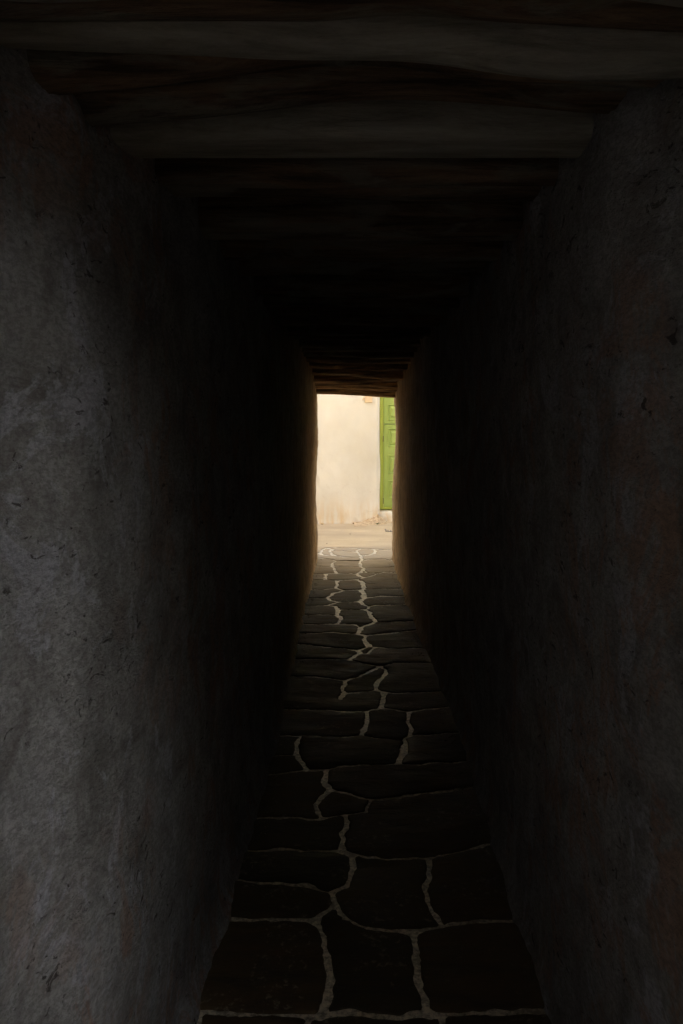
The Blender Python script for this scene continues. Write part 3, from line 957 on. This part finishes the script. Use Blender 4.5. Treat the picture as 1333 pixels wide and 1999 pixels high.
# crumbled plaster heap in the corner by the threshold
def heap():
    xs = np.linspace(xw(690, 13.6), xw(775, 13.6), 70); ys = np.linspace(13.30, 13.86, 34)
    X, Y = np.meshgrid(xs, ys)
    cx = xw(738, 13.7)
    t = np.clip(1 - np.where(X < cx, (cx - X) / .36, (X - cx) / .16), 0, 1) ** 1.25
    back = sm(13.42, 13.80, Y)
    h_ = .125 * t * back * (1 + .5 * fbm(X * 12, Y * 12, 1.0, 3)) + .03 * back * (1 + fbm(X * 18, Y * 18, 4.0)) * .8
    Z = -.012 + h_ + .03
    Z[0, :] = -.03; Z[:, 0] = -.03; Z[:, -1] = -.03
    v = np.stack([X, Y, Z], -1).reshape(-1, 3)
    nx, ny = len(xs), len(ys)
    i = np.arange((ny - 1) * (nx - 1)); rr = i // (nx - 1); c = i % (nx - 1); a = rr * nx + c
    return v, np.stack([a, a + 1, a + nx + 1, a + nx], -1)
v, f = heap()
tag(obj('rubble_heap', v, f, M_RUB, smooth=False), 'small heap of crumbled plaster and earth beside the door threshold', 'rubble', kind='stuff')

def pebble(x, y, z, r, label, mat, seed):
    bm = bmesh.new()
    bmesh.ops.create_icosphere(bm, subdivisions=2, radius=r)
    for v_ in bm.verts:
        k_ = 1 + .35 * noise.noise(v_.co * (1.2 / r) + Vector((seed, 0, 0)))
        v_.co = Vector((v_.co.x * k_ * 1.2, v_.co.y * k_, v_.co.z * k_ * .75))
    o = from_bm('stone', bm, mat)
    o.location = (x, y, z)
    o.rotation_euler = (0, 0, seed)
    tag(o, label, 'stone')
    return o
pebble(xw(698.5, 13.62), 13.66, .035, .030, 'upright crumb of stone at the foot of the cream wall, right one of the pair', M_RUB, 1.1)
pebble(xw(691, 13.62), 13.66, .026, .028, 'crumb of stone at the foot of the cream wall, left one of the pair', M_RUB, 2.3)
pebble(xw(629, 13.62), 13.66, .02, .026, 'small stone at the foot of the cream wall beside the left jamb of the exit', M_RUB, 3.9)
pebble(xw(752, 13.62), 13.62, .03, .035, 'pale stone under the green door threshold', M_RUB, 5.2)
pebble(xw(683.5, 12.4), 12.4, .004, .010, 'lone pebble in the middle of the dusty lane', M_PEB, 6.0)
pebble(xw(638, 11.35), 11.35, .004, .010, 'lone dark pebble in the lane near the looped joints of the paving', M_PEB, 7.0)

# weed
wd = empty('weed', (xw(737, 13.5), 13.5, .02), 'tiny green weed growing at the plaster heap', 'weed')
for i in range(13):
    a = i * 2.4; l_ = random.uniform(.035, .07); e = random.uniform(.3, 1.1)
    dv = Vector((math.cos(a) * math.cos(e), math.sin(a) * math.cos(e), math.sin(e)))
    sv = dv.cross(Vector((0, 0, 1))).normalized() * .010
    b = Vector(wd.location)
    p0 = b; p1 = b + dv * l_ * .5; p2 = b + dv * l_ + Vector((0, 0, -.008))
    obj('leaf', [p0, p1 + sv, p2, p1 - sv, p1 + Vector((0, 0, .004))], [(0, 1, 4), (1, 2, 4), (2, 3, 4), (3, 0, 4)], M_LEAF, wd)

# loose grit gathered along the foot of both walls
gv, gf = [], []
ico = bmesh.new(); bmesh.ops.create_icosphere(ico, subdivisions=1, radius=1.0)
iv = [tuple(v.co) for v in ico.verts]; jf = [tuple(q.index for q in f_.verts) for f_ in ico.faces]; ico.free()
for i in range(700):
    yy = random.uniform(2.9, 10.0)
    left = random.random() < .5
    fx = (np.interp(yy, [1.5, 2.2, 2.6, 4.5, 6.3, 9], [-.50, -.435, -.405, -.375, -.40, -.37]) + .05) if left else (np.interp(yy, [1.5, 2.2, 4.5, 6.3, 9], [.59, .587, .625, .61, .60]) - .05)
    xx = fx + (1 if left else -1) * abs(random.gauss(0, .025))
    r_ = random.uniform(.0015, .0055)
    b0 = len(gv)
    sx, sy, sz = random.uniform(.8, 1.4), random.uniform(.8, 1.4), random.uniform(.5, .9)
    for p in iv: gv.append((xx + p[0] * r_ * sx, yy + p[1] * r_ * sy, .007 + p[2] * r_ * sz))
    for q in jf: gf.append(tuple(b0 + t_ for t_ in q))
tag(obj('grit', gv, gf, M_PEB), 'loose plaster grit scattered along the foot of both passage walls', 'grit', kind='stuff')

# drain cover in the lane
dc = empty('drain_cover', (.8, 12.84, 0), 'dark iron drain cover set in the dusty lane', 'drain')
bm = bmesh.new()
x0, x1, y0, y1, zt = xw(751.5, 12.84), xw(751.5, 12.84) + .34, 12.67, 13.01, .012
bm_box(bm, x0, x1, y0, y0 + .025, -.03, zt, .003); bm_box(bm, x0, x1, y1 - .025, y1, -.03, zt, .003)
bm_box(bm, x0, x0 + .025, y0 + .0255, y1 - .0255, -.03, zt, .003); bm_box(bm, x1 - .025, x1, y0 + .0255, y1 - .0255, -.03, zt, .003)
from_bm('rim', bm, M_IRON, dc)
for i in range(7):
    bm = bmesh.new()
    xa = x0 + .035 + i * .041
    bm_box(bm, xa, xa + .022, y0 + .026, y1 - .026, -.02, zt - .003, .002)
    from_bm('bar', bm, M_IRON, dc)

# ------------------------------------------------------------------ unseen houses added behind the camera to block and bounce light
def block(name, label, x0, x1, y0, y1, z1, mat):
    bm = bmesh.new(); bm_box(bm, x0, x1, y0, y1, -.05, z1, .02)
    return tag(from_bm(name, bm, mat), label, 'house')
block('house', 'high unseen house added behind the viewer to block light', -5.8, 2.0, -12, -2.62, 9.2, M_BLOCKER)
block('house', 'lower unseen house added behind the viewer to shape the light patch', 2.01, 3.20, -12, -2.65, 6.0, M_BLOCKER)
block('house', 'narrow unseen house added on the near right to block light', 3.75, 4.95, -1.0, .75, 7.0, M_BLOCKER)
block('light_block_wall', 'dark unseen wall added to cut low light from the tall white house', 3.6, 3.95, -10, -2.1, 4.0, M_BLOCKER)['category'] = 'wall'  # added out of view to cut off the low light
block('house', 'unseen house added above the near left wall to block light', -5.8, XL - .42, -2.6, Y_IN - .03, 7.5, M_BLOCKER)
block('house', 'tall unseen white house added to bounce sunlight into the passage', 5.0, 10.0, -10, .74, 12.5, M_BW)  # added out of view as a sunlit reflector for the left wall
